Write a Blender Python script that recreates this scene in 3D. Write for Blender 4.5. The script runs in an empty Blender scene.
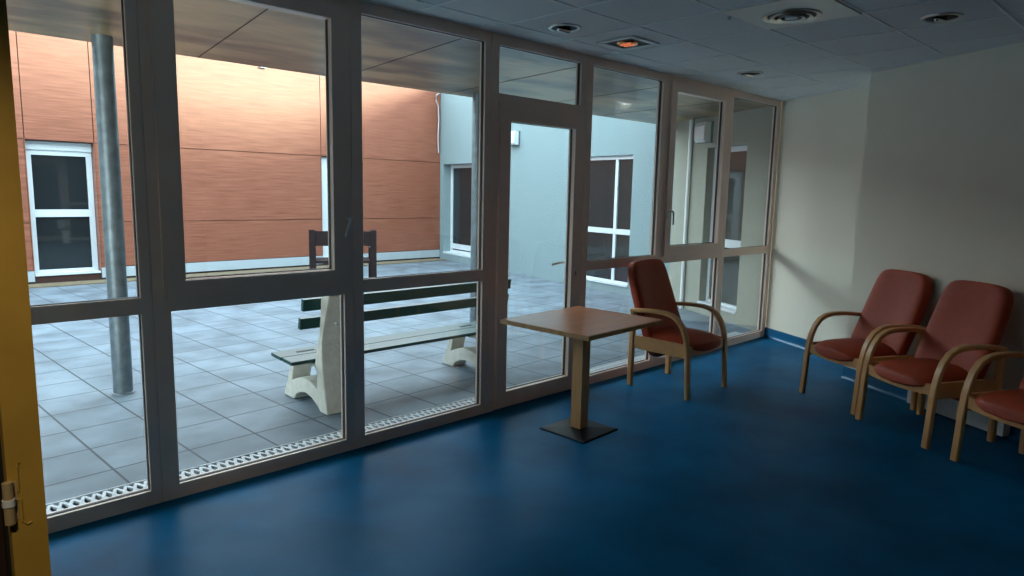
import bpy, bmesh, math, random
from mathutils import Vector, Matrix
random.seed(7)
S = bpy.context.scene
COL = S.collection
PI = math.pi

# ------------------------------------------------------------------ camera
YAW, PITCH, ROLL, FPX = 43.8336, -8.0218, 1.2335, 680.66
def cam_matrix():
    y, p, r = map(math.radians, (YAW, PITCH, ROLL))
    F = Vector((math.cos(p)*math.sin(y), math.cos(p)*math.cos(y), math.sin(p)))
    R = Vector((math.cos(y), -math.sin(y), 0)); U = R.cross(F)
    R2 = math.cos(r)*R + math.sin(r)*U; U2 = -math.sin(r)*R + math.cos(r)*U
    M = Matrix((R2, U2, -F)).transposed().to_4x4(); M.translation = (0, 0, 1.5)
    return M
cd = bpy.data.cameras.new('camera'); cam = bpy.data.objects.new('camera', cd); COL.objects.link(cam)
cam.matrix_world = cam_matrix()
cd.sensor_fit = 'HORIZONTAL'; cd.sensor_width = 36; cd.lens = FPX/1024*36; cd.clip_start = .05; cd.clip_end = 200
S.camera = cam

# ------------------------------------------------------------------ light
S.view_settings.view_transform = 'Standard'; S.view_settings.look = 'None'
S.view_settings.gamma = 1; S.view_settings.use_curve_mapping = False
S.view_settings.exposure = 0.86
W = bpy.data.worlds.new('overcast_sky'); S.world = W; W.use_nodes = True
wn = W.node_tree; wn.nodes.clear()
wo = wn.nodes.new('ShaderNodeOutputWorld'); wb = wn.nodes.new('ShaderNodeBackground')
wt = wn.nodes.new('ShaderNodeTexCoord'); wx = wn.nodes.new('ShaderNodeSeparateXYZ'); wr = wn.nodes.new('ShaderNodeValToRGB')
wr.color_ramp.elements[0].position = 0.0; wr.color_ramp.elements[0].color = (.88, .96, 1.0, 1)
wr.color_ramp.elements[1].position = 0.8; wr.color_ramp.elements[1].color = (.66, .84, 1.0, 1)
wn.links.new(wt.outputs['Generated'], wx.inputs[0]); wn.links.new(wx.outputs['Z'], wr.inputs[0])
wn.links.new(wr.outputs[0], wb.inputs[0]); wn.links.new(wb.outputs[0], wo.inputs[0])
wb.inputs[1].default_value = 4.2
sd = bpy.data.lights.new('sun', 'SUN'); sun = bpy.data.objects.new('sun', sd); COL.objects.link(sun)
sd.energy = 3.0; sd.angle = math.radians(12); sd.color = (1.0, .89, .62)
SUN_DIR = Vector((-.43, 1, -.235)).normalized()          # towards the far cladding, over the roof
sun.rotation_euler = SUN_DIR.to_track_quat('-Z', 'Y').to_euler(); sun.location = (0, -6, 12)
PARAPET = 3.9  # unseen roof edge, height set for its shadow line on the cladding

# ------------------------------------------------------------------ helpers
def new_obj(name, me, parent=None, loc=None, rz=0.0):
    o = bpy.data.objects.new(name, me); COL.objects.link(o)
    if parent is not None: o.parent = parent
    if loc is not None: o.location = loc
    o.rotation_euler = (0, 0, rz)
    return o
def build(name, bm, mats, parent=None, loc=None, rz=0.0, smooth=False, bevel=0):
    if bevel:
        bmesh.ops.bevel(bm, geom=[e for e in bm.edges if e.calc_face_angle(0) > .6] if True else [], offset=bevel, segments=2, affect='EDGES', profile=.6)
    bmesh.ops.recalc_face_normals(bm, faces=bm.faces)
    me = bpy.data.meshes.new(name); bm.to_mesh(me); bm.free()
    for m in (mats if isinstance(mats, (list, tuple)) else [mats]): me.materials.append(m)
    if smooth:
        for p in me.polygons: p.use_smooth = True
        try: me.set_sharp_from_angle(angle=math.radians(38))
        except Exception: pass
    return new_obj(name, me, parent, loc, rz)
def empty(name, loc=(0, 0, 0), rz=0.0):
    return new_obj(name, None, None, loc, rz)
def tag(o, label, cat, group=None, kind=None):
    o['label'] = label; o['category'] = cat
    if group: o['group'] = group
    if kind: o['kind'] = kind
    return o
def struct(o):
    o['kind'] = 'structure'; return o
def box(bm, x0, x1, y0, y1, z0, z1, mi=0):
    v = [bm.verts.new(p) for p in ((x0,y0,z0),(x1,y0,z0),(x1,y1,z0),(x0,y1,z0),(x0,y0,z1),(x1,y0,z1),(x1,y1,z1),(x0,y1,z1))]
    for f in ((0,3,2,1),(4,5,6,7),(0,1,5,4),(1,2,6,5),(2,3,7,6),(3,0,4,7)):
        bm.faces.new([v[i] for i in f]).material_index = mi
def B(*boxes):
    bm = bmesh.new()
    for b in boxes: box(bm, *b)
    return bm
def ring_loft(bm, rings, cap=True, mi=0, closed=False):
    vs = [[bm.verts.new(p) for p in r] for r in rings]
    n = len(vs[0]); m = len(vs)
    for a in range(m if closed else m-1):
        r0, r1 = vs[a], vs[(a+1) % m]
        for i in range(n):
            bm.faces.new((r0[i], r0[(i+1) % n], r1[(i+1) % n], r1[i])).material_index = mi
    if cap and not closed:
        bm.faces.new(vs[0][::-1]).material_index = mi; bm.faces.new(vs[-1]).material_index = mi
def sweep(bm, pts, w, h, side=(1, 0, 0), round_=0):
    """sweep a rectangular (rounded) section: w along 'side', h across the path"""
    pts = [Vector(p) for p in pts]; side = Vector(side).normalized(); rings = []
    for i, p in enumerate(pts):
        t = (pts[min(i+1, len(pts)-1)] - pts[max(i-1, 0)]).normalized()
        n = t.cross(side).normalized()
        c = min(w, h)*.22
        sec = [(-w/2+c,-h/2),(w/2-c,-h/2),(w/2,-h/2+c),(w/2,h/2-c),(w/2-c,h/2),(-w/2+c,h/2),(-w/2,h/2-c),(-w/2,-h/2+c)]
        rings.append([p + side*a + n*b for a, b in sec])
    ring_loft(bm, rings)
def tube(bm, pts, r, n=12, mi=0):
    pts = [Vector(p) for p in pts]; rings = []
    ref = Vector((0, 0, 1))
    for i, p in enumerate(pts):
        t = (pts[min(i+1, len(pts)-1)] - pts[max(i-1, 0)]).normalized()
        a = ref if abs(t.dot(ref)) < .95 else Vector((1, 0, 0))
        u = t.cross(a).normalized(); v = t.cross(u)
        rr = r[i] if isinstance(r, (list, tuple)) else r
        rings.append([p + u*math.cos(2*PI*k/n)*rr + v*math.sin(2*PI*k/n)*rr for k in range(n)])
    ring_loft(bm, rings, mi=mi)
def lathe(bm, prof, n=32, c=(0, 0, 0), mi=0, cap=True):
    rings = [[Vector((c[0]+r*math.cos(2*PI*k/n), c[1]+r*math.sin(2*PI*k/n), c[2]+z)) for k in range(n)] for r, z in prof]
    ring_loft(bm, rings, cap=cap, mi=mi)
def superell(cx, cy, a, b, e, n=40):
    out = []
    for k in range(n):
        t = 2*PI*k/n; c, s = math.cos(t), math.sin(t)
        out.append((cx + a*math.copysign(abs(c)**(2/e), c), cy + b*math.copysign(abs(s)**(2/e), s)))
    return out

# ------------------------------------------------------------------ materials
def mat(name, color, rough=.5, metal=0.0, var=0.0, vscale=8.0, stretch=(1,1,1), color2=None, bump=0.0, bscale=60.0, spec=.5, coat=0.0, detail=4, coord='Object', ramp=(.35,.65)):
    m = bpy.data.materials.new(name); m.use_nodes = True; nt = m.node_tree; b = nt.nodes['Principled BSDF']
    b.inputs['Base Color'].default_value = (*color, 1); b.inputs['Roughness'].default_value = rough
    b.inputs['Metallic'].default_value = metal; b.inputs['Specular IOR Level'].default_value = spec
    b.inputs['Coat Weight'].default_value = coat
    tc = nt.nodes.new('ShaderNodeTexCoord'); mp = nt.nodes.new('ShaderNodeMapping'); mp.inputs['Scale'].default_value = stretch
    nt.links.new(tc.outputs[coord], mp.inputs[0])
    if color2 is None and var > 0: color2 = tuple(c*(1-var) for c in color)
    if color2 is not None:
        nz = nt.nodes.new('ShaderNodeTexNoise'); nz.inputs['Scale'].default_value = vscale; nz.inputs['Detail'].default_value = detail
        nt.links.new(mp.outputs[0], nz.inputs['Vector'])
        r = nt.nodes.new('ShaderNodeValToRGB'); r.color_ramp.elements[0].position = ramp[0]; r.color_ramp.elements[1].position = ramp[1]
        r.color_ramp.elements[0].color = (*color2, 1); r.color_ramp.elements[1].color = (*color, 1)
        nt.links.new(nz.outputs[0], r.inputs[0]); nt.links.new(r.outputs[0], b.inputs['Base Color'])
    if bump > 0:
        n2 = nt.nodes.new('ShaderNodeTexNoise'); n2.inputs['Scale'].default_value = bscale; n2.inputs['Detail'].default_value = 3
        nt.links.new(mp.outputs[0], n2.inputs['Vector'])
        bp = nt.nodes.new('ShaderNodeBump'); bp.inputs['Strength'].default_value = bump; bp.inputs['Distance'].default_value = .01
        nt.links.new(n2.outputs[0], bp.inputs['Height']); nt.links.new(bp.outputs[0], b.inputs['Normal'])
    return m
def glass_mat(name, tint=(.93,.97,.96), refl=1.0):
    m = bpy.data.materials.new(name); m.use_nodes = True; nt = m.node_tree; nt.nodes.clear()
    o = nt.nodes.new('ShaderNodeOutputMaterial'); t = nt.nodes.new('ShaderNodeBsdfTransparent'); g = nt.nodes.new('ShaderNodeBsdfGlossy')
    t.inputs[0].default_value = (*tint, 1); g.inputs['Roughness'].default_value = .01; g.inputs[0].default_value = (1,1,1,1)
    lw = nt.nodes.new('ShaderNodeLayerWeight'); lw.inputs['Blend'].default_value = .5     # facing = 1 - |cos|
    pw = nt.nodes.new('ShaderNodeMath'); pw.operation = 'POWER'; pw.inputs[1].default_value = 5
    mul = nt.nodes.new('ShaderNodeMath'); mul.operation = 'MULTIPLY_ADD'; mul.inputs[1].default_value = .93*refl; mul.inputs[2].default_value = .035*refl
    nt.links.new(lw.outputs['Facing'], pw.inputs[0]); nt.links.new(pw.outputs[0], mul.inputs[0])
    mx = nt.nodes.new('ShaderNodeMixShader')
    nt.links.new(mul.outputs[0], mx.inputs[0])
    nt.links.new(t.outputs[0], mx.inputs[1]); nt.links.new(g.outputs[0], mx.inputs[2]); nt.links.new(mx.outputs[0], o.inputs[0])
    return m
def floor_mat():
    m = mat('blue_linoleum', (.002, .135, .30), rough=.4, color2=(.001, .080, .185), vscale=2.2, detail=9, spec=.25, ramp=(.3,.7))
    nt = m.node_tree; b = nt.nodes['Principled BSDF']; b.inputs['IOR'].default_value = 1.17
    n = nt.nodes.new('ShaderNodeTexNoise'); n.inputs['Scale'].default_value = 5; n.inputs['Detail'].default_value = 6
    tc = nt.nodes.new('ShaderNodeTexCoord'); nt.links.new(tc.outputs['Object'], n.inputs['Vector'])
    mr = nt.nodes.new('ShaderNodeMapRange'); mr.inputs[3].default_value = .30; mr.inputs[4].default_value = .46
    nt.links.new(n.outputs[0], mr.inputs[0]); nt.links.new(mr.outputs[0], b.inputs['Roughness'])
    return m
def paver_mat():
    m = bpy.data.materials.new('concrete_pavers'); m.use_nodes = True; nt = m.node_tree; b = nt.nodes['Principled BSDF']
    tc = nt.nodes.new('ShaderNodeTexCoord'); mp = nt.nodes.new('ShaderNodeMapping')
    mp.inputs['Rotation'].default_value = (0, 0, math.radians(-3.4)); mp.inputs['Location'].default_value = PAVER_OFF
    br = nt.nodes.new('ShaderNodeTexBrick'); br.offset = .0; br.squash = 1
    br.inputs['Scale'].default_value = 1.0; br.inputs['Brick Width'].default_value = .392; br.inputs['Row Height'].default_value = .40
    br.inputs['Mortar Size'].default_value = .0075; br.inputs['Mortar Smooth'].default_value = .3; br.inputs['Bias'].default_value = -.2
    br.inputs['Color1'].default_value = (.165, .20, .235, 1); br.inputs['Color2'].default_value = (.135, .168, .20, 1); br.inputs['Mortar'].default_value = (.018, .024, .03, 1)
    nt.links.new(tc.outputs['Object'], mp.inputs[0]); nt.links.new(mp.outputs[0], br.inputs['Vector'])
    nz = nt.nodes.new('ShaderNodeTexNoise'); nz.inputs['Scale'].default_value = 2.5; nz.inputs['Detail'].default_value = 8
    nt.links.new(tc.outputs['Object'], nz.inputs['Vector'])
    r = nt.nodes.new('ShaderNodeValToRGB'); r.color_ramp.elements[0].position = .3; r.color_ramp.elements[0].color = (.52,.52,.52,1); r.color_ramp.elements[1].position = .65; r.color_ramp.elements[1].color = (1.1,1.1,1.08,1)
    nt.links.new(nz.outputs[0], r.inputs[0])
    mx = nt.nodes.new('ShaderNodeMix'); mx.data_type = 'RGBA'; mx.blend_type = 'MULTIPLY'; mx.inputs[0].default_value = 1
    nt.links.new(br.outputs['Color'], mx.inputs[6]); nt.links.new(r.outputs[0], mx.inputs[7]); nt.links.new(mx.outputs[2], b.inputs['Base Color'])
    b.inputs['Roughness'].default_value = .62
    bp = nt.nodes.new('ShaderNodeBump'); bp.inputs['Strength'].default_value = .4; bp.inputs['Distance'].default_value = .004; bp.invert = True
    nt.links.new(br.outputs['Fac'], bp.inputs['Height']); nt.links.new(bp.outputs[0], b.inputs['Normal'])
    return m
PAVER_OFF = (.0765, .134, 0)
M = {}
M['floor'] = floor_mat()
M['wall_dark'] = mat('shade_darkened_wall', (.34, .29, .22), rough=.8, var=.05, vscale=3)  # unlit look put into the wall colour, cuts bounce in the room
M['plate'] = mat('diffuser_plate', (.86, .87, .80), rough=.3)
M['chrome'] = mat('chrome', (.85, .88, .88), rough=.08, metal=1)
M['ceiling'] = mat('ceiling_tile', (.77, .80, .79), rough=.9, var=.08, vscale=120, bump=.1, bscale=300)
M['tbar'] = mat('ceiling_grid_bar', (.88, .92, .92), rough=.5)
M['wall'] = mat('painted_wall', (.88, .82, .67), rough=.75, bump=.12, bscale=90, var=.03, vscale=3)
M['skirt'] = mat('blue_skirting', (.004, .12, .26), rough=.3, spec=.5)
M['frame'] = mat('window_frame_pvc', (.90, .68, .56), rough=.36, var=.03, vscale=5)
M['gasket'] = mat('black_gasket', (.012, .012, .013), rough=.6)
M['glass'] = glass_mat('window_glass')
M['dark_glass'] = mat('dark_window_pane', (.016, .020, .022), rough=.03, spec=.5)
M['yellow'] = mat('ochre_door_frame', (.55, .33, .055), rough=.5, var=.12, vscale=9)
M['leaf'] = mat('dark_door_leaf', (.045, .022, .012), rough=.5, var=.3, vscale=3, stretch=(6,6,.6))
M['brass'] = mat('aged_brass', (.62, .46, .24), rough=.5, metal=.35)
M['steel'] = mat('steel', (.62, .62, .60), rough=.28, metal=1)
M['white_metal'] = mat('white_painted_metal', (.75, .77, .76), rough=.4)
M['white_pvc'] = mat('white_pvc', (.60, .64, .66), rough=.35)
M['clad'] = mat('orange_wood_cladding', (.31, .112, .066), rough=.38, color2=(.20, .062, .034), vscale=4.5, stretch=(.45, 1, 10), detail=7, spec=.42)
M['dark_gap'] = mat('cladding_gap', (.05, .02, .015), rough=.9)
M['strip'] = mat('pale_plinth', (.38, .43, .46), rough=.6)
M['render'] = mat('grey_render', (.21, .28, .29), rough=.9, bump=.5, bscale=45, var=.10, vscale=30)
M['render_near'] = mat('beige_render', (.30, .30, .245), rough=.9, bump=.5, bscale=45, var=.12, vscale=30)
M['soil'] = mat('tan_soil_strip', (.20, .15, .09), rough=.95, var=.3, vscale=12, bump=.4)
M['soffit'] = mat('soffit_board', (.46, .285, .13), rough=.30, color2=(.11, .062, .028), vscale=1.3, stretch=(.8, 2.2, 1), detail=10, ramp=(.40,.60), bump=.15, bscale=3)
M['paver'] = paver_mat()
M['galv'] = mat('galvanised_pipe', (.20, .24, .26), rough=.45, metal=.5, var=.35, vscale=14)
M['grate'] = mat('galvanised_grate', (.55, .58, .60), rough=.5, metal=0)
M['green'] = mat('dark_green_slat', (.006, .060, .050), rough=.38, var=.2, vscale=6, stretch=(.3,1,1))
M['concrete'] = mat('white_concrete', (.72, .70, .61), rough=.85, var=.14, vscale=16, bump=.4, bscale=60)
M['brownwood'] = mat('dark_brown_wood', (.022, .010, .010), rough=.7, spec=.25, var=.2, vscale=8)
M['beech'] = mat('beech_wood', (.78, .42, .17), rough=.38, color2=(.66, .33, .12), vscale=4, stretch=(9, 9, .9), detail=5)
M['beech_arm'] = mat('bent_beech', (.78, .42, .17), rough=.33, color2=(.68, .34, .125), vscale=5, stretch=(12, 1.5, 1.5), detail=5)
M['vinyl'] = mat('rust_red_upholstery', (.42, .055, .018), rough=.5, spec=.3, var=.12, vscale=20, bump=.08, bscale=250)
M['tabletop'] = mat('brown_laminate', (.86, .34, .16), rough=.3, color2=(.78, .29, .13), vscale=3, stretch=(1, 7, 1), detail=4)
M['black'] = mat('black_metal', (.004, .0045, .006), rough=.5, spec=.2)
M['lampglass'] = mat('opal_lamp', (.62, .66, .66), rough=.35)
M['lit'] = mat('lit_orange_lamp', (.9, .35, .15), rough=.4); M['lit'].node_tree.nodes['Principled BSDF'].inputs['Emission Color'].default_value = (1, .26, .09, 1); M['lit'].node_tree.nodes['Principled BSDF'].inputs['Emission Strength'].default_value = .32
M['amber'] = mat('copper_reflector', (.85, .33, .12), rough=.22, metal=1)

# ------------------------------------------------------------------ shell
GY = 3.35                                  # inner face of the glazed wall
U = Vector((-.460, -.888)).normalized()    # along the right-hand wall, away from the glass
N = Vector((-U.y, U.x))                    # (.888,-.46): out of the room
A0 = Vector((7.06, GY)); P0 = Vector((5.93, 2.10))
def struct_box(name, boxes, m, loc=(0,0,0), rz=0.0):
    return struct(build(name, B(*boxes), m, None, loc, rz))
def poly_slab(name, pts, z0, z1, m):
    bm = bmesh.new()
    a = [bm.verts.new((x, y, z0)) for x, y in pts]; b = [bm.verts.new((x, y, z1)) for x, y in pts]
    bm.faces.new(a[::-1]); bm.faces.new(b); n = len(pts)
    for i in range(n): bm.faces.new((a[i], a[(i+1) % n], b[(i+1) % n], b[i]))
    return struct(build(name, bm, m))
YB = -2.8
endF = P0 + U*((YB-P0.y)/U.y)
# the slabs run to the middle of the walls
room = [(-2.1, YB-.1), (endF.x+.1, YB-.1), (P0.x+.1, P0.y-.05), (P0.x+.45, P0.y-.1), (A0.x+.08, GY+.06), (.12, GY+.06), (.12, 1.56), (-2.1, 1.56)]
poly_slab('floor', room, -.12, 0, M['floor'])
poly_slab('ceiling', room, 2.5, 2.7, M['ceiling'])
struct_box('wall_back', [(-2.2, endF.x+.2, YB-.12, YB, 0, 2.5)], M['wall_dark'])
struct_box('wall_left', [(-2.2, -2.08, YB, 1.62, 0, 2.5)], M['wall_dark'])
def wall_along(name, P, d, L, thick, z0, z1, m, openings=()):
    """wall starting at P running along unit d for L; local +x along, +y into the wall body (left of d)"""
    bm = bmesh.new(); xs = sorted({0, L, *[o[0] for o in openings], *[o[1] for o in openings]})
    for a, b in zip(xs[:-1], xs[1:]):
        ops = [o for o in openings if o[0] <= a+1e-6 and o[1] >= b-1e-6]
        if not ops: box(bm, a, b, 0, thick, z0, z1)
        else:
            o = ops[0]
            if o[2] > z0: box(bm, a, b, 0, thick, z0, o[2])
            box(bm, a, b, 0, thick, o[3], z1)
    return struct(build(name, bm, m, None, (P[0], P[1], 0), math.atan2(d[1], d[0])))
# right wall: recessed bay next to the glass, then the part the chairs stand against
rearL = (A0.y-P0.y)/.888 + .25
R0 = A0
jog = (P0 - A0).dot(N)                     # negative: P0 lies into the room
Lr = (P0 - A0).dot(U)
wall_along('wall_right', A0, U, Lr+.15, .15, 0, 2.5, M['wall'])
wall_along('wall_right_front', P0, U, (endF-P0).length, -jog+.15, 0, 2.5, M['wall'])
def skirt_along(name, P, d, L):
    bm = bmesh.new()
    sec = [(0, 0), (-.030, 0), (-.018, .006), (-.010, .018), (-.007, .04), (-.006, .10), (0, .103)]
    ring_loft(bm, [[Vector((s, y, z)) for y, z in sec] for s in (0, L)])
    return struct(build(name, bm, M['skirt'], None, (P[0], P[1], 0), math.atan2(d[1], d[0])))
skirt_along('baseboard_right', A0, U, Lr)
skirt_along('baseboard_right_front', P0, U, (endF-P0).length)
# doorway beside the camera: ochre frame, dark leaf
struct_box('wall_doorway', [(-2.1, -.80, 1.51, 1.62, 0, 2.5), (-.80, .17, 1.51, 1.62, 2.12, 2.5), (.10, .218, 1.60, GY+.0, 0, 2.5)], M['wall'])
d2 = struct(empty('door_2', (0, 1.50, 0)))
bm = B((.158, .214, -.005, .10, 0, 2.12), (-.80, .214, -.005, .10, 2.06, 2.12), (-.84, -.785, -.005, .10, 0, 2.12))
build('door_frame', bm, M['yellow'], d2, bevel=.004)
build('rebate_strip', B((.130, .158, .035, .10, 0, 2.06)), M['gasket'], d2)
build('door_leaf', B((-.785, .150, .03, .07, .01, 2.055)), M['leaf'], d2)
bm = bmesh.new()                           # knuckle hinge on the frame's edge
tube(bm, [(.157, -.012, .873), (.157, -.012, .908)], .0085, 14)
tube(bm, [(.157, -.012, .921), (.157, -.012, .953)], .0085, 14)
box(bm, .157, .172, -.0065, -.003, .876, .950)
hg = build('hinge', bm, M['brass'], d2, smooth=True)
bm = bmesh.new(); tube(bm, [(.157, -.012, .908), (.157, -.012, .921)], .0105, 14)
build('hinge_ring', bm, M['white_metal'], hg, smooth=True)
bm = bmesh.new()                           # filled outline of the old hinge pocket on the frame
tube(bm, [(.178, -.006, .985), (.174, -.006, .978), (.174, -.006, .93), (.168, -.006, .928)], .002, 6)
tube(bm, [(.168, -.006, .915), (.176, -.006, .913), (.176, -.006, .87), (.183, -.006, .862), (.19, -.006, .865)], .002, 6)
build('hinge_pocket', bm, M['yellow'], d2)

# added spot and housing, unseen behind the viewer, to light the ochre door frame
struct(build('ceiling_fill_housing', B((-.42, -.18, .28, .52, 2.47, 2.499)), M['white_metal'], bevel=.004))
ld = bpy.data.lights.new('jamb_fill_spot', 'SPOT'); ld.energy = 38; ld.color = (1, .86, .62); ld.spot_size = math.radians(48); ld.spot_blend = .9; ld.shadow_soft_size = .08
lo = bpy.data.objects.new('jamb_fill_spot', ld); COL.objects.link(lo); lo.location = (-.30, .40, 2.455)
lo.rotation_euler = (Vector((.05, 1.5, 1.0)) - lo.location).to_track_quat('-Z', 'Y').to_euler()

# ceiling grid
bm = bmesh.new()
def inside(x, y):
    q = Vector((x, y)); 
    if y > GY-.005 or y < YB or x < -2.05: return False
    if x < .22 and y > 1.5: return False
    lim = A0 if (q-P0).dot(U) < 0 else P0
    return (q-lim).dot(N) < -.005
for i in range(-9, 12):
    X = 3.47 + .5475*i
    ys = [YB + k*.02 for k in range(320) if inside(X, YB+k*.02)]
    if ys: box(bm, X-.006, X+.006, min(ys), max(ys), 2.496, 2.502)
for j in range(-9, 4):
    Y = 2.03 + .545*j
    xs = [-2.05 + k*.02 for k in range(470) if inside(-2.05+k*.02, Y)]
    if xs: box(bm, min(xs), max(xs), Y-.006, Y+.006, 2.496, 2.502)
struct(build('trim_1', bm, M['tbar']))

# ------------------------------------------------------------------ glazed wall
FR0, FR1 = GY, GY+.056                      # frame depth
PN = GY+.024                                # pane plane
def rect_ring(bm, x0, x1, z0, z1, w, y0, y1, wb=None, wt=None):
    wb = w if wb is None else wb; wt = w if wt is None else wt
    box(bm, x0, x0+w, y0, y1, z0, z1); box(bm, x1-w, x1, y0, y1, z0, z1)
    box(bm, x0+w, x1-w, y0, y1, z0, z0+wb); box(bm, x0+w, x1-w, y0, y1, z1-wt, z1)
def gasket(x0, x1, z0, z1, parent, y0=PN-.005, y1=PN+.014):
    bm = bmesh.new(); rect_ring(bm, x0-.002, x1+.002, z0-.002, z1+.002, .005, y0, y1); return build('gasket', bm, M['gasket'], parent)
def pane(x0, x1, z0, z1, parent):
    p = build('pane', B((x0-.004, x1+.004, PN-.003, PN+.003, z0-.004, z1+.004)), M['glass'], parent)
    gasket(x0, x1, z0, z1, p)
    return p
HT = 2.5
def glazed(name, xa, xb, gl, gr, sash=False, handle=None):
    r = struct(empty(name, ((xa+xb)/2, GY, 0))); ox = -(xa+xb)/2; oy = -GY
    def L(o): o.location = (ox, oy, 0); return o
    bm = bmesh.new()
    g = .0015
    box(bm, xa+g, gl, FR0, FR1, 0, HT); box(bm, gr, xb-g, FR0, FR1, 0, HT)
    box(bm, gl, gr, FR0, FR1, 0, .07); box(bm, gl, gr, FR0, FR1, .915, .99); box(bm, gl, gr, FR0, FR1, 2.437, HT)
    L(build('window_frame', bm, M['frame'], r, bevel=.004))
    L(pane(gl, gr, .07, .915, r))
    if not sash: L(pane(gl, gr, .99, 2.437, r))
    else:
        sl, sr = xa+.048, xb-.048; zl, zh = .975, 2.455
        bm = bmesh.new(); box(bm, sl, sl+.082, FR0-.018, FR0+.05, zl, zh); box(bm, sr-.074, sr, FR0-.018, FR0+.05, zl, zh)
        box(bm, sl+.082, sr-.074, FR0-.018, FR0+.05, zl, zl+.082); box(bm, sl+.082, sr-.074, FR0-.018, FR0+.05, zh-.082, zh)
        box(bm, sl+.082, sl+.100, FR0-.006, FR0+.045, zl+.082, zh-.082)
        s = L(build('sash', bm, M['frame'], r, bevel=.004))
        x0, x1, z0, z1 = sl+.100, sr-.074, zl+.088, zh-.076
        p = pane(x0, x1, z0, z1, s)
    return r, L
mods = [(.22, .94, .28, .892, 0), (.94, 1.978, 1.018, 1.925, 1), (1.978, 2.997, 2.046, 2.944, 0),
        (3.935, 4.965, 4.005, 4.905, 0), (4.965, 6.02, 5.038, 5.973, 1), (6.02, 7.055, 6.072, 6.985, 0)]
for i, (a, b, l, r_, s) in enumerate(mods):
    W_, L = glazed('window_%d' % (i+1), a, b, l, r_, bool(s))
    if i == 1:      # tilt-and-turn handle on the meeting stile
        bm = bmesh.new(); tube(bm, [(1.940, GY-.016, 1.335), (1.940, GY-.05, 1.335)], .010, 12)
        tube(bm, [(1.941, GY-.045, 1.337), (1.936, GY-.052, 1.325), (1.905, GY-.054, 1.24)], [.010, .009, .007], 12)
        h = L(build('handle', bm, M['white_metal'], W_, smooth=True))
        bm = bmesh.new(); tube(bm, [(.99, GY-.025, .965), (.99, GY-.025, 1.02)], .008, 10); L(build('sash_hinge', bm, M['frame'], W_, smooth=True))
    if i == 4:
        bm = bmesh.new(); box(bm, 5.035, 5.055, GY-.024, GY-.016, 1.30, 1.38)
        tube(bm, [(5.045, GY-.02, 1.365), (5.045, GY-.055, 1.365), (5.06, GY-.060, 1.36)], .008, 12)
        tube(bm, [(5.045, GY-.057, 1.368), (5.062, GY-.060, 1.345), (5.066, GY-.06, 1.25)], [.008, .009, .007], 12)
        L(build('handle', bm, M['steel'], W_, smooth=True))
# door module
d1 = struct(empty('door_1', (3.466, GY, 0))); ox = -3.466
def L1(o): o.location = (ox, -GY, 0); return o
bm = B((2.999, 3.062, FR0, FR1, 0, HT), (3.870, 3.932, FR0, FR1, 0, HT), (3.062, 3.870, FR0, FR1, 2.435, HT), (3.062, 3.870, FR0, FR1, 2.085, 2.133), (3.062, 3.870, FR0+.01, FR1, 0, .016))
L1(build('door_frame', bm, M['frame'], d1, bevel=.004))
L1(pane(3.062, 3.868, 2.133, 2.435, d1))
bm = bmesh.new(); rect_ring(bm, 3.072, 3.905, .018, 2.098, .093, FR0-.014, FR0+.052, wb=.104, wt=.136)
leaf = L1(build('door_leaf', bm, M['frame'], d1, bevel=.004))
p = pane(3.165, 3.812, .122, 1.962, leaf)
for z in (.18, .98, 1.80):
    bm = bmesh.new(); tube(bm, [(3.066, GY-.022, z), (3.066, GY-.022, z+.115)], .010, 12)
    box(bm, 3.066, 3.098, GY-.018, GY-.013, z+.02, z+.095); tube(bm, [(3.066, GY-.022, z+.05), (3.066, GY-.022, z+.056)], .012, 12)
    L1(build('hinge', bm, M['frame'], d1, smooth=True))
bm = bmesh.new(); box(bm, 3.848, 3.868, GY-.018, GY-.013, .87, .95); box(bm, 3.855, 3.861, GY-.0195, GY-.017, .89, .925, 1)
L1(build('lock_plate', bm, [M['frame'], M['gasket']], d1))
bm = bmesh.new(); tube(bm, [(3.86, FR0+.05, .98), (3.86, FR0+.11, .98), (3.74, FR0+.12, .965)], .009, 12)
L1(build('outer_handle', bm, M['white_pvc'], d1, smooth=True))

# ------------------------------------------------------------------ outside shell
X0, X1 = -4.0, 9.27
struct_box('floor_courtyard', [(X0, X1+.4, FR1, 12.05, -.15, 0)], M['paver'])
bmn = B((X0, X1+.3, FR1-.08, 5.65, 2.507, PARAPET), (X0, 6.0, FR1, 5.649, PARAPET, PARAPET+.45))  # unseen roof mass; raised left part added to shade the cladding
struct(build('wall_roof_shade_block', bmn, M['render']))
struct_box('ceiling_soffit', [(X0, 8.6, FR1-.04, 5.66, 2.48, 2.506)], M['soffit'])
bm = bmesh.new()
for X in [k*1.22-3.2 for k in range(10)]:
    v = [bm.verts.new(p) for p in ((X-.004, FR1, 2.478), (X+.004, FR1, 2.478), (X+.324, 5.655, 2.478), (X+.316, 5.655, 2.478))]; bm.faces.new(v)
    v2 = [bm.verts.new(q_.co+Vector((0, 0, .004))) for q_ in v]; bm.faces.new(v2[::-1])
    for i_ in range(4): bm.faces.new((v[i_], v2[i_], v2[(i_+1) % 4], v[(i_+1) % 4]))
struct(build('trim_2', bm, M['dark_gap']))
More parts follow.
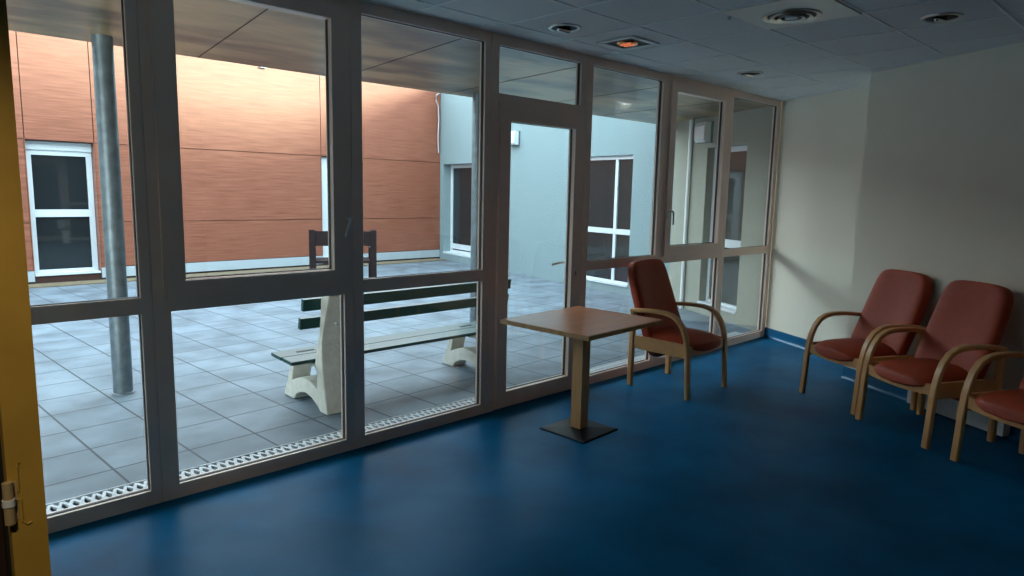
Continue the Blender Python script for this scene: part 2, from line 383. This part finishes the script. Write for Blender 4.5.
# far cladding
ztop = 3.75
bm = bmesh.new()
xj = [X0, .55, 1.80, 2.67, 6.43, 7.32, X1]; zj = [.205, .905, 2.10, ztop]; g = .006
ops = {(2, 0), (2, 1), (4, 0), (4, 1)}
for i in range(len(xj)-1):
    for j in range(3):
        if (i+1, j) in {(3, 0), (3, 1), (5, 0), (5, 1)}: continue
        box(bm, xj[i]+g, xj[i+1]-g, 12.0, 12.02, zj[j]+g, zj[j+1]-g)
for a, b in ((1.80, 2.67), (6.43, 7.32)):    # reveals
    box(bm, b-g, b+.012, 12.0, 12.22, .12, 2.10); box(bm, a-.012, a+g, 12.0, 12.22, .12, 2.10)
struct(build('wall_far', bm, M['clad']))
bm = bmesh.new()
for a, b in ((X0, 1.79), (2.68, 6.42), (7.33, X1+.3)): box(bm, a, b, 12.02, 12.3, 0, ztop)
for a, b in ((1.79, 2.68), (6.42, 7.33)): box(bm, a, b, 12.02, 12.3, 2.09, ztop); box(bm, a, b, 12.02, 12.3, 0, .12); box(bm, a, b, 12.28, 12.3, .12, 2.09)
struct(build('wall_far_backing', bm, M['dark_gap']))
bm = bmesh.new()
for a, b in ((X0, 1.80), (2.67, 6.43), (7.32, X1-.01)): box(bm, a, b, 11.985, 12.02, .045, .20)
struct(build('trim_3', bm, M['strip']))
struct_box('trim_4', [(X0, X1-.1, 11.62, 12.0, -.01, .015)], M['soil'])
# grey rendered wing
G0 = Vector((9.27, 12.0)); G1 = Vector((8.12, 5.30)); G2 = Vector((7.14, GY+.02))
def unit(v): return v/v.length
dg = unit(G1-G0); dh = unit(G2-G1)
win_a = ((12-11.85)/-dg.y, (12-10.3)/-dg.y, .14, 2.06)
win_b = ((12-7.38)/-dg.y, (12-6.10)/-dg.y, .12, 2.08)
wall_along('wall_grey_wing', G0, dg, (G1-G0).length, .35, 0, 3.75, M['render'], [win_a, win_b])
hz = -dh.y
win_c = ((5.3-4.60)/hz, (5.3-3.88)/hz, .13, 2.10)
wall_along('wall_grey_near', G1, dh, (G2-G1).length, .35, 0, 2.5, M['render_near'], [win_c])
struct_box('wall_light_balance', [(X0-.2, X0, GY, 12.3, 0, 3.75)], M['render'])  # unseen side wall, added to balance the courtyard light

def outside_window(name, P, d, op, y, splits, rail, thick=.06, box_top=0.0, zr=.055):
    """white framed window inside an opening; local x along the wall"""
    r = struct(empty(name, (P[0], P[1], 0), math.atan2(d[1], d[0])))
    a, b, z0, z1 = op; a += .002; b -= .002; z0 += .002; z1 -= .002
    bm = bmesh.new(); zt = z1-box_top
    rect_ring(bm, a, b, z0, zt, thick, y, y+.06)
    for s in splits: box(bm, s-.03, s+.03, y, y+.06, z0+thick, zt-thick)
    box(bm, a+thick, b-thick, y-.003, y+.058, rail-zr, rail+zr)
    f = build('window_frame', bm, M['white_pvc'], r)
    xs = [a+thick] + sorted(splits) + [b-thick]
    for i in range(len(xs)-1):
        l = xs[i] + (.03 if i else 0); rr = xs[i+1] - (.03 if i < len(xs)-2 else 0)
        for (q0, q1) in ((z0+thick, rail-zr), (rail+zr, zt-thick)):
            build('pane', B((l-.003, rr+.003, y+.025, y+.035, q0-.003, q1+.003)), M['dark_glass'], r)
    if box_top: build('shutter_box', B((a, b, y-.03, y+.06, zt, z1)), M['white_pvc'], r)
    build('sill', B((a, b, .0 if y > .12 else -.02, y, z0-.001, z0+.03)), M['white_pvc'], r)
    return r
outside_window('window_7', (0, 12, 0), (1, 0), (1.81, 2.66, .12, 2.09), .15, [], 1.04, .075, .12)
outside_window('window_8', (0, 12, 0), (1, 0), (6.44, 7.31, .12, 2.09), .08, [], 1.04, .17, 0)
outside_window('window_9', G0, dg, win_a, .18, [], .30, .075)
sp = (12-6.50)/-dg.y
outside_window('window_10', G0, dg, win_b, .06, [sp], .935, .055, zr=.04)
outside_window('window_11', G1, dh, win_c, .10, [], .93, .06, zr=.05)

# ------------------------------------------------------------------ outside things
def downpipe(name, x, y, label):
    r = empty(name, (x, y, 0))
    bm = bmesh.new(); lathe(bm, [(.064, 0), (.064, 2.48)], 28); build('pipe', bm, M['galv'], r, smooth=True)
    bm = bmesh.new(); lathe(bm, [(.074, .0), (.072, .008), (.065, .012)], 28); build('floor_collar', bm, M['galv'], r, smooth=True)
    return tag(r, label, 'pillar', 'round steel posts under the canopy')
downpipe('steel_post', 1.285, 5.38, 'round galvanised steel post nearest the yellow door frame, standing outside')
downpipe('steel_post', 4.66, 5.40, 'round galvanised steel post behind the far end of the garden bench')
bm = bmesh.new()                              # slim white downpipe by the near wall
q = G1 + dh*.42 - Vector((-dh.y, dh.x))*.03
tube(bm, [(0, 0, 0), (0, 0, 2.478)], .026, 14)
tag(build('rainwater_pipe', bm, M['white_metal'], None, (q.x, q.y, 0), smooth=True), 'slim white vertical pipe on the shaded grey wall beside the wall lamp', 'pipe')

def wall_lamp(P, d, s, z, w, h, dep, label):
    r = empty('wall_lamp', (P[0]+d[0]*s, P[1]+d[1]*s, z), math.atan2(d[1], d[0]))
    build('back_plate', B((-w/2-.012, w/2+.012, -.025, -.001, -h/2-.012, h/2+.012)), M['galv'], r, bevel=.004)
    bm = bmesh.new()
    sec = [(-.025, -h/2), (-dep*.8, -h/2), (-dep, -h/2+.03), (-dep, h/2-.05), (-dep*.75, h/2), (-.025, h/2)]
    ring_loft(bm, [[Vector((x, y, zz)) for y, zz in sec] for x in (-w/2, w/2)])
    build('lamp_shade', bm, M['lampglass'], r, bevel=.006)
    return tag(r, label, 'lamp', 'box-shaped outdoor wall lamps')
wall_lamp(G0, dg, (12-9.13)/-dg.y, 2.47, .26, .24, .12, 'white box lamp high on the bright grey wall seen through the glass door')
wall_lamp(G1, dh, .76, 2.29, .22, .24, .12, 'white box lamp on the shaded grey wall, above the dark window at right')

# small brackets under the coping of the cladding
def bracket(x, y, z, label):
    r = empty('wall_bracket', (x, y, z))
    bm = bmesh.new(); box(bm, -.012, .012, -.012, -.001, -.02, .14); build('stem', bm, M['strip'], r)
    bm = bmesh.new(); box(bm, -.055, .055, -.07, -.001, -.045, -.02); build('foot', bm, M['strip'], r)
    return tag(r, label, 'bracket', 'pale brackets on the orange cladding')
bracket(5.33, 11.999, 3.60, 'small pale bracket high on the orange cladding, near its middle')
bracket(1.62, 11.999, 3.50, 'small pale bracket high on the orange cladding beside the yellow door frame')
bm = bmesh.new(); tube(bm, [(0, -.03, 3.74), (0, -.03, 3.55), (-.09, -.05, 3.50), (-.09, -.05, 3.38), (-.02, -.03, 3.3), (.0, -.03, 3.0), (-.02, -.03, 2.6), (0, -.03, 2.3)], .012, 10)
tag(build('gutter_pipe', bm, M['strip'], None, (9.17, 11.96, 0), smooth=True), 'thin pale crooked pipe running down the corner where orange cladding meets the grey wall', 'pipe')

# drain grate along the facade
bm = bmesh.new()
box(bm, .3, 6.95, 3.47, 3.478, .001, .020); box(bm, .3, 6.95, 3.625, 3.633, .001, .020)
step = .045; k = 0; x = .31
while x < 6.88:
    for s in (1, -1):
        ya, yb = (3.478, 3.55) if s > 0 else (3.625, 3.55)
        for (xa_, xb_) in ((x, x+step/2), (x+step, x+step/2)):
            p0 = Vector((xa_, ya, .016)); p1 = Vector((xb_, yb, .022)); t = (p1-p0).normalized(); nn = Vector((-t.y, t.x, 0))*.0075
            a = [bm.verts.new(v) for v in (p0-nn, p0+nn, p1+nn, p1-nn)]; b = [bm.verts.new(v.co+Vector((0, 0, -.012))) for v in a]
            bm.faces.new(a); bm.faces.new(b[::-1])
            for i in range(4): bm.faces.new((a[i], b[i], b[(i+1) % 4], a[(i+1) % 4]))
    x += step
tag(build('drain_grate', bm, M['grate'], None), 'pale metal mesh drain grate running along the foot of the glass wall outside', 'drain')

# garden bench
bench = empty('garden_bench', (2.9, 4.25, 0)); BX, BY = -2.9, -4.25
def support(xa, xb):
    outl = [(3.985,0),(4.015,.12),(4.045,.30),(4.05,.47),(4.02,.60),(3.98,.70),(3.945,.80),(3.95,.825),(3.98,.832),(4.02,.822),(4.052,.78),(4.062,.66),(4.085,.55),(4.12,.44),(4.15,.32),
            (4.485,.325),(4.50,.31),(4.53,.22),(4.57,.11),(4.62,.03),(4.62,0),(4.47,0),(4.44,.04),(4.38,.07),(4.30,.085),(4.21,.07),(4.13,.035),(4.085,0)]
    hole = [(4.16,.295),(4.465,.285),(4.47,.23),(4.495,.135),(4.42,.165),(4.33,.188),(4.24,.185),(4.17,.165),(4.13,.15),(4.13,.275)]
    bm = bmesh.new()
    # build the profile as outline with a hole via triangle fill, then extrude
    def loop(pts): 
        v = [bm.verts.new((0, y+BY, z)) for y, z in pts]; return [bm.edges.new((v[i], v[(i+1) % len(v)])) for i in range(len(v))]
    es = loop(outl) + loop(hole)
    bmesh.ops.triangle_fill(bm, use_beauty=True, edges=es)
    for v in bm.verts: v.co.x = xa+BX
    geo = bmesh.ops.extrude_face_region(bm, geom=list(bm.faces))
    for v in [g_ for g_ in geo['geom'] if isinstance(g_, bmesh.types.BMVert)]: v.co.x = xb+BX
    o = build('concrete_support', bm, M['concrete'], bench)
    md = o.modifiers.new('bevel', 'BEVEL'); md.width = .008; md.segments = 2; md.limit_method = 'ANGLE'
    xm = (xa+xb)/2+BX+.02
    for z, y in ((.735, 3.966), (.605, 4.017)):
        bm = bmesh.new(); lathe(bm, [(.017, 0), (.017, .008), (.010, .013), (.001, .013)], 16)
        bo = build('bolt', bm, M['grate'], o, (xm, y+BY, z)); bo.rotation_euler = (PI/2, 0, 0)
    return o
support(2.15, 2.295); support(3.60, 3.745)
def slat(y0, y1, z0, z1, ang, xa=2.03, xb=3.88):
    bm = B((xa+BX, xb+BX, -(y1-y0)/2, (y1-y0)/2, -(z1-z0)/2, (z1-z0)/2))
    o = build('slat', bm, M['green'], bench, (0, (y0+y1)/2+BY, (z0+z1)/2), bevel=.006); o.rotation_euler = (ang, 0, 0)
    o['label'] = 'dark green painted slat'
    return o
slat(4.056, 4.086, .706, .785, .12, 2.03); slat(4.082, 4.112, .583, .658, .16, 2.02)
slat(4.318, 4.465, .338, .362, .05, 1.99); slat(4.160, 4.298, .333, .357, .05, 1.99)
for xm in (2.20, 3.67):
    bm = B((xm-.065+BX, xm+.065+BX, 4.37+BY, 4.395+BY, .356, .364)); build('slat_plate', bm, M['black'], bench, bevel=.002)
tag(bench, 'garden bench with dark green slats on white concrete supports, back turned to the glass', 'bench')

# dark wooden garden chair near the cladding
gc = empty('garden_chair', (5.27, 9.20, 0), -.50)
bm = B((-.44, .44, -.02, .02, .64, .86)); build('back_board', bm, M['brownwood'], gc, bevel=.006)
for sx in (-1, 1):
    build('leg', B((sx*.45-.045, sx*.45+.045, -.035, .035, 0, .88)), M['brownwood'], gc, bevel=.006)
    build('leg', B((sx*.45-.045, sx*.45+.045, .50, .57, 0, .58)), M['brownwood'], gc, bevel=.006)
    build('armrest', B((sx*.45-.05, sx*.45+.05, .035, .60, .58, .61)), M['brownwood'], gc, bevel=.006)
build('seat', B((-.40, .40, .0, .56, .37, .41)), M['brownwood'], gc, bevel=.006)
tag(gc, 'dark brown wooden garden armchair standing in the courtyard before the orange cladding', 'chair')

# ------------------------------------------------------------------ inside things
def make_armchair(label):
    r = empty('armchair', (0, 0, 0))
    arm = [(-.262,0),(-.252,.15),(-.245,.30),(-.236,.39),(-.218,.465),(-.192,.528),(-.150,.580),(-.100,.607),(-.04,.619),(.05,.621),(.12,.617),(.20,.609),(.275,.600)]
    for sx in (-1, 1):
        bm = bmesh.new(); sweep(bm, [(sx*.27, y, z) for y, z in arm], .048, .030); f = build('arm_frame', bm, M['beech_arm'], r, smooth=True)
        bm = bmesh.new(); sweep(bm, [(sx*.268, .264, 0), (sx*.268, .262, .30), (sx*.268, .258, .592)], .036, .046); build('rear_leg', bm, M['beech'], r, smooth=True)
        bm = B((sx*.262-.013, sx*.262+.013, -.232, .245, .305, .405)); build('side_rail', bm, M['beech_arm'], r, bevel=.005)
    bm = bmesh.new()          # bowed front rail
    n = 12; rings = []
    for k in range(n+1):
        t = k/n*2-1; x = t*.262; z = -.030*(1-t*t)
        rings.append([Vector((x, -.242, .328+z*.6)), Vector((x, -.222, .328+z*.6)), Vector((x, -.222, .398+z*.9)), Vector((x, -.242, .398+z*.9))])
    ring_loft(bm, rings); build('front_rail', bm, M['beech_arm'], r)
    bm = B((-.25, .25, .222, .245, .33, .39)); build('rear_rail', bm, M['beech_arm'], r, bevel=.004)
    # seat cushion
    bm = bmesh.new(); rings = []
    for s, z in ((.90, .012), (.97, .016), (1.0, .028), (.99, .044), (.96, .056), (.90, .068), (.78, .082), (.60, .093), (.35, .101), (.12, .103)):
        ring = []
        for x, y in superell(0, 0, .243*s, .262*s, 4.2 if s > .5 else 2.6, 44):
            u = x/.243; droop = -.030*(1-u*u) if z < .03 else -.018*abs(u)**2
            front = max(0, (-y-.12)/.14)
            ring.append(Vector((x, y-.018, .362+z+(droop*front if z < .03 else droop*.8) - .010*front*front)))
        rings.append(ring)
    ring_loft(bm, rings); build('seat', bm, M['vinyl'], r, smooth=True)
    # backrest: leaning, tapering, rounded top corners
    bm = bmesh.new(); rings = []
    prof = [(.245,.070,.185,.038),(.26,.070,.215,.052),(.30,.080,.234,.059),(.45,.132,.246,.061),(.60,.198,.248,.061),(.72,.245,.246,.060),(.82,.282,.240,.059),(.88,.301,.232,.058),
            (.922,.313,.220,.055),(.950,.320,.202,.050),(.968,.324,.172,.043),(.978,.327,.120,.030),(.982,.328,.06,.013)]
    for z, yf, hw, ht in prof:
        pts = superell(0, 0, hw, ht, 3.6, 44); ring = []
        for x, y in pts:
            curve = -.030*(x/.24)**2
            ring.append(Vector((x, yf+ht+y+(curve if True else 0), z - .35*y*.4)))
        rings.append(ring)
    ring_loft(bm, rings); build('backrest', bm, M['vinyl'], r, smooth=True)
    tag(r, label, 'armchair', 'bentwood armchairs with rust red upholstery')
    return r
def copy_thing(o, loc, rz, label):
    c = o.copy(); COL.objects.link(c); c.location = loc; c.rotation_euler = (0, 0, rz); c['label'] = label
    for ch in list(o.children):
        d = ch.copy(); COL.objects.link(d); d.parent = c
    return c
ch = make_armchair('rust red armchair with beech arms beside the square table, its back to the glass')
ch.location = (4.612, 2.880, 0); ch.rotation_euler = (0, 0, .0)
RZ = math.atan2(-.469, .883) - PI/2
NW = Vector((.883, -.469)); UW = Vector((-.469, -.883))
def seat_at(front_left, w=.515, dep=.262):
    return (Vector(front_left) + UW*(w/2) + NW*dep)
for fl, lab in (((5.205, 2.126), 'rust red armchair farthest along the right wall, nearest the corner with the glass'),
                ((4.865, 1.586), 'rust red armchair in the middle of the row of three along the right wall'),
                ((4.515, .930), 'rust red armchair cut off by the right edge, nearest of the row along the wall')):
    c = seat_at(fl); copy_thing(ch, (c.x, c.y, 0), RZ, lab)

tb = empty('square_table', (3.235, 2.722, 0), math.radians(3))
bm = B((-.385, .385, -.333, .333, .690, .7195)); build('tabletop', bm, M['tabletop'], tb, bevel=.003)
bm = bmesh.new()
for k, (a, b, c, d) in enumerate(((-.392,.392,-.341,-.333),(-.392,.392,.333,.341),(-.392,-.385,-.333,.333),(.385,.392,-.333,.333))): box(bm, a, b, c, d, .692, .718)
eb = build('edge_band', bm, M['beech'], tb); eb['label'] = 'pale beech edge of the table top'
build('under_frame', B((-.16, .16, -.16, .16, .672, .690)), M['black'], tb, bevel=.003)
build('post', B((-.039, .039, -.039, .039, .020, .672)), M['beech'], tb, bevel=.005)
bm = bmesh.new(); q = [(.178, 0), (.178, .006), (.170, .010), (.050, .020)]
ring_loft(bm, [[Vector((sx*a, sy*a, z)) for sx, sy in ((-1,-1),(1,-1),(1,1),(-1,1))] for a, z in q]); build('base_plate', bm, M['black'], tb)
tag(tb, 'square brown laminate table on a beech post with black square foot', 'table')

# low white convector behind the chairs
rp = Vector((5.535, 1.495)) + N*0.0
rd = empty('radiator', (rp.x, rp.y, 0), math.atan2(U.y, U.x))
bm = B((0, .74, .0, .058, .012, .30)); build('casing', bm, M['white_metal'], rd, bevel=.008)
bm = bmesh.new()
for k in range(24): box(bm, .03+k*.029, .045+k*.029, -.004, .004, .05, .26)
build('fins', bm, M['white_metal'], rd)
for x in (.08, .66): build('foot', B((x-.02, x+.02, .01, .05, 0, .014)), M['white_metal'], rd)
tag(rd, 'low white radiator on the floor behind the middle armchair of the row', 'radiator')

# ceiling fixtures
def downlight(x, y, label):
    r = empty('downlight', (x, y, 2.496))
    bm = bmesh.new(); lathe(bm, [(.102, .0035), (.100, -.004), (.090, -.007), (.080, -.004), (.079, .0035)], 36, cap=False); build('trim_ring', bm, M['steel'], r, smooth=True)
    bm = bmesh.new(); lathe(bm, [(.079, .0), (.060, .0030), (.030, .0034), (.001, .0035)], 36); build('reflector', bm, M['black'], r, smooth=True)
    bm = bmesh.new(); tube(bm, [(-.050, .012, -.012), (-.044, .012, -.012), (.03, 0, -.013), (.045, -.004, -.012), (.052, -.005, -.012)], [.004, .013, .018, .014, .004], 14); build('bulb', bm, M['chrome'], r, smooth=True)
    return tag(r, label, 'ceiling light', 'round recessed ceiling lights')
downlight(3.20, 2.92, 'round recessed ceiling light above the glass door')
downlight(5.34, 2.82, 'round recessed ceiling light near the far corner, above the last windows')
downlight(4.38, 1.21, 'round recessed ceiling light over the row of armchairs at top right')
sq = empty('square_ceiling_light', (3.785, 2.885, 2.496))
bm = bmesh.new()
for a, b, c, d in ((-.15,.15,-.15,-.115),(-.15,.15,.115,.15),(-.15,-.115,-.115,.115),(.115,.15,-.115,.115)): box(bm, a, b, c, d, -.006, .003)
build('frame', bm, M['white_metal'], sq, bevel=.002)
build('backing', B((-.115, .115, -.115, .115, -.001, .003)), M['black'], sq)
bm = bmesh.new(); lathe(bm, [(.075, .0), (.068, -.010), (.045, -.014), (.02, -.015), (.001, -.016)], 28); build('reflector', bm, M['amber'], sq, smooth=True)
bm = bmesh.new()
for t in (-.03, .012): box(bm, t-.004, t+.004, -.045, .035, -.020, -.012)
build('lamp', bm, M['lit'], sq)
tag(sq, 'square recessed ceiling light with white frame and glowing orange centre', 'ceiling light')
vd = empty('air_diffuser', (3.745, 1.76, 2.496))
build('plate', B((-.268, .268, -.264, .264, -.006, .003)), M['plate'], vd, bevel=.002)
for r1, r2, z in ((.150, .128, -.010), (.112, .092, -.016), (.074, .054, -.021)):
    bm = bmesh.new(); lathe(bm, [(r1, -.006), (r1, z-.004), (r2, z), (r2, -.006)], 40, c=(.045, .02, 0), cap=False); build('ring', bm, M['steel'], vd, smooth=True)
bm = bmesh.new(); lathe(bm, [(.150, -.0062), (.150, -.007), (.001, -.007)], 40, c=(.045, .02, 0)); build('throat', bm, M['black'], vd)
bm = bmesh.new(); lathe(bm, [(.034, -.007), (.034, -.022), (.001, -.024)], 24, c=(.045, .02, 0)); build('hub', bm, M['white_metal'], vd, smooth=True)
tag(vd, 'round ringed air diffuser in a square white ceiling plate', 'air vent')
bm = bmesh.new(); lathe(bm, [(.012, .003), (.012, -.008), (.006, -.016), (.001, -.017)], 16)
tag(build('ceiling_sensor', bm, M['white_metal'], None, (3.62, 2.06, 2.496), smooth=True), 'tiny white button sensor on the ceiling left of the round air diffuser', 'sensor')
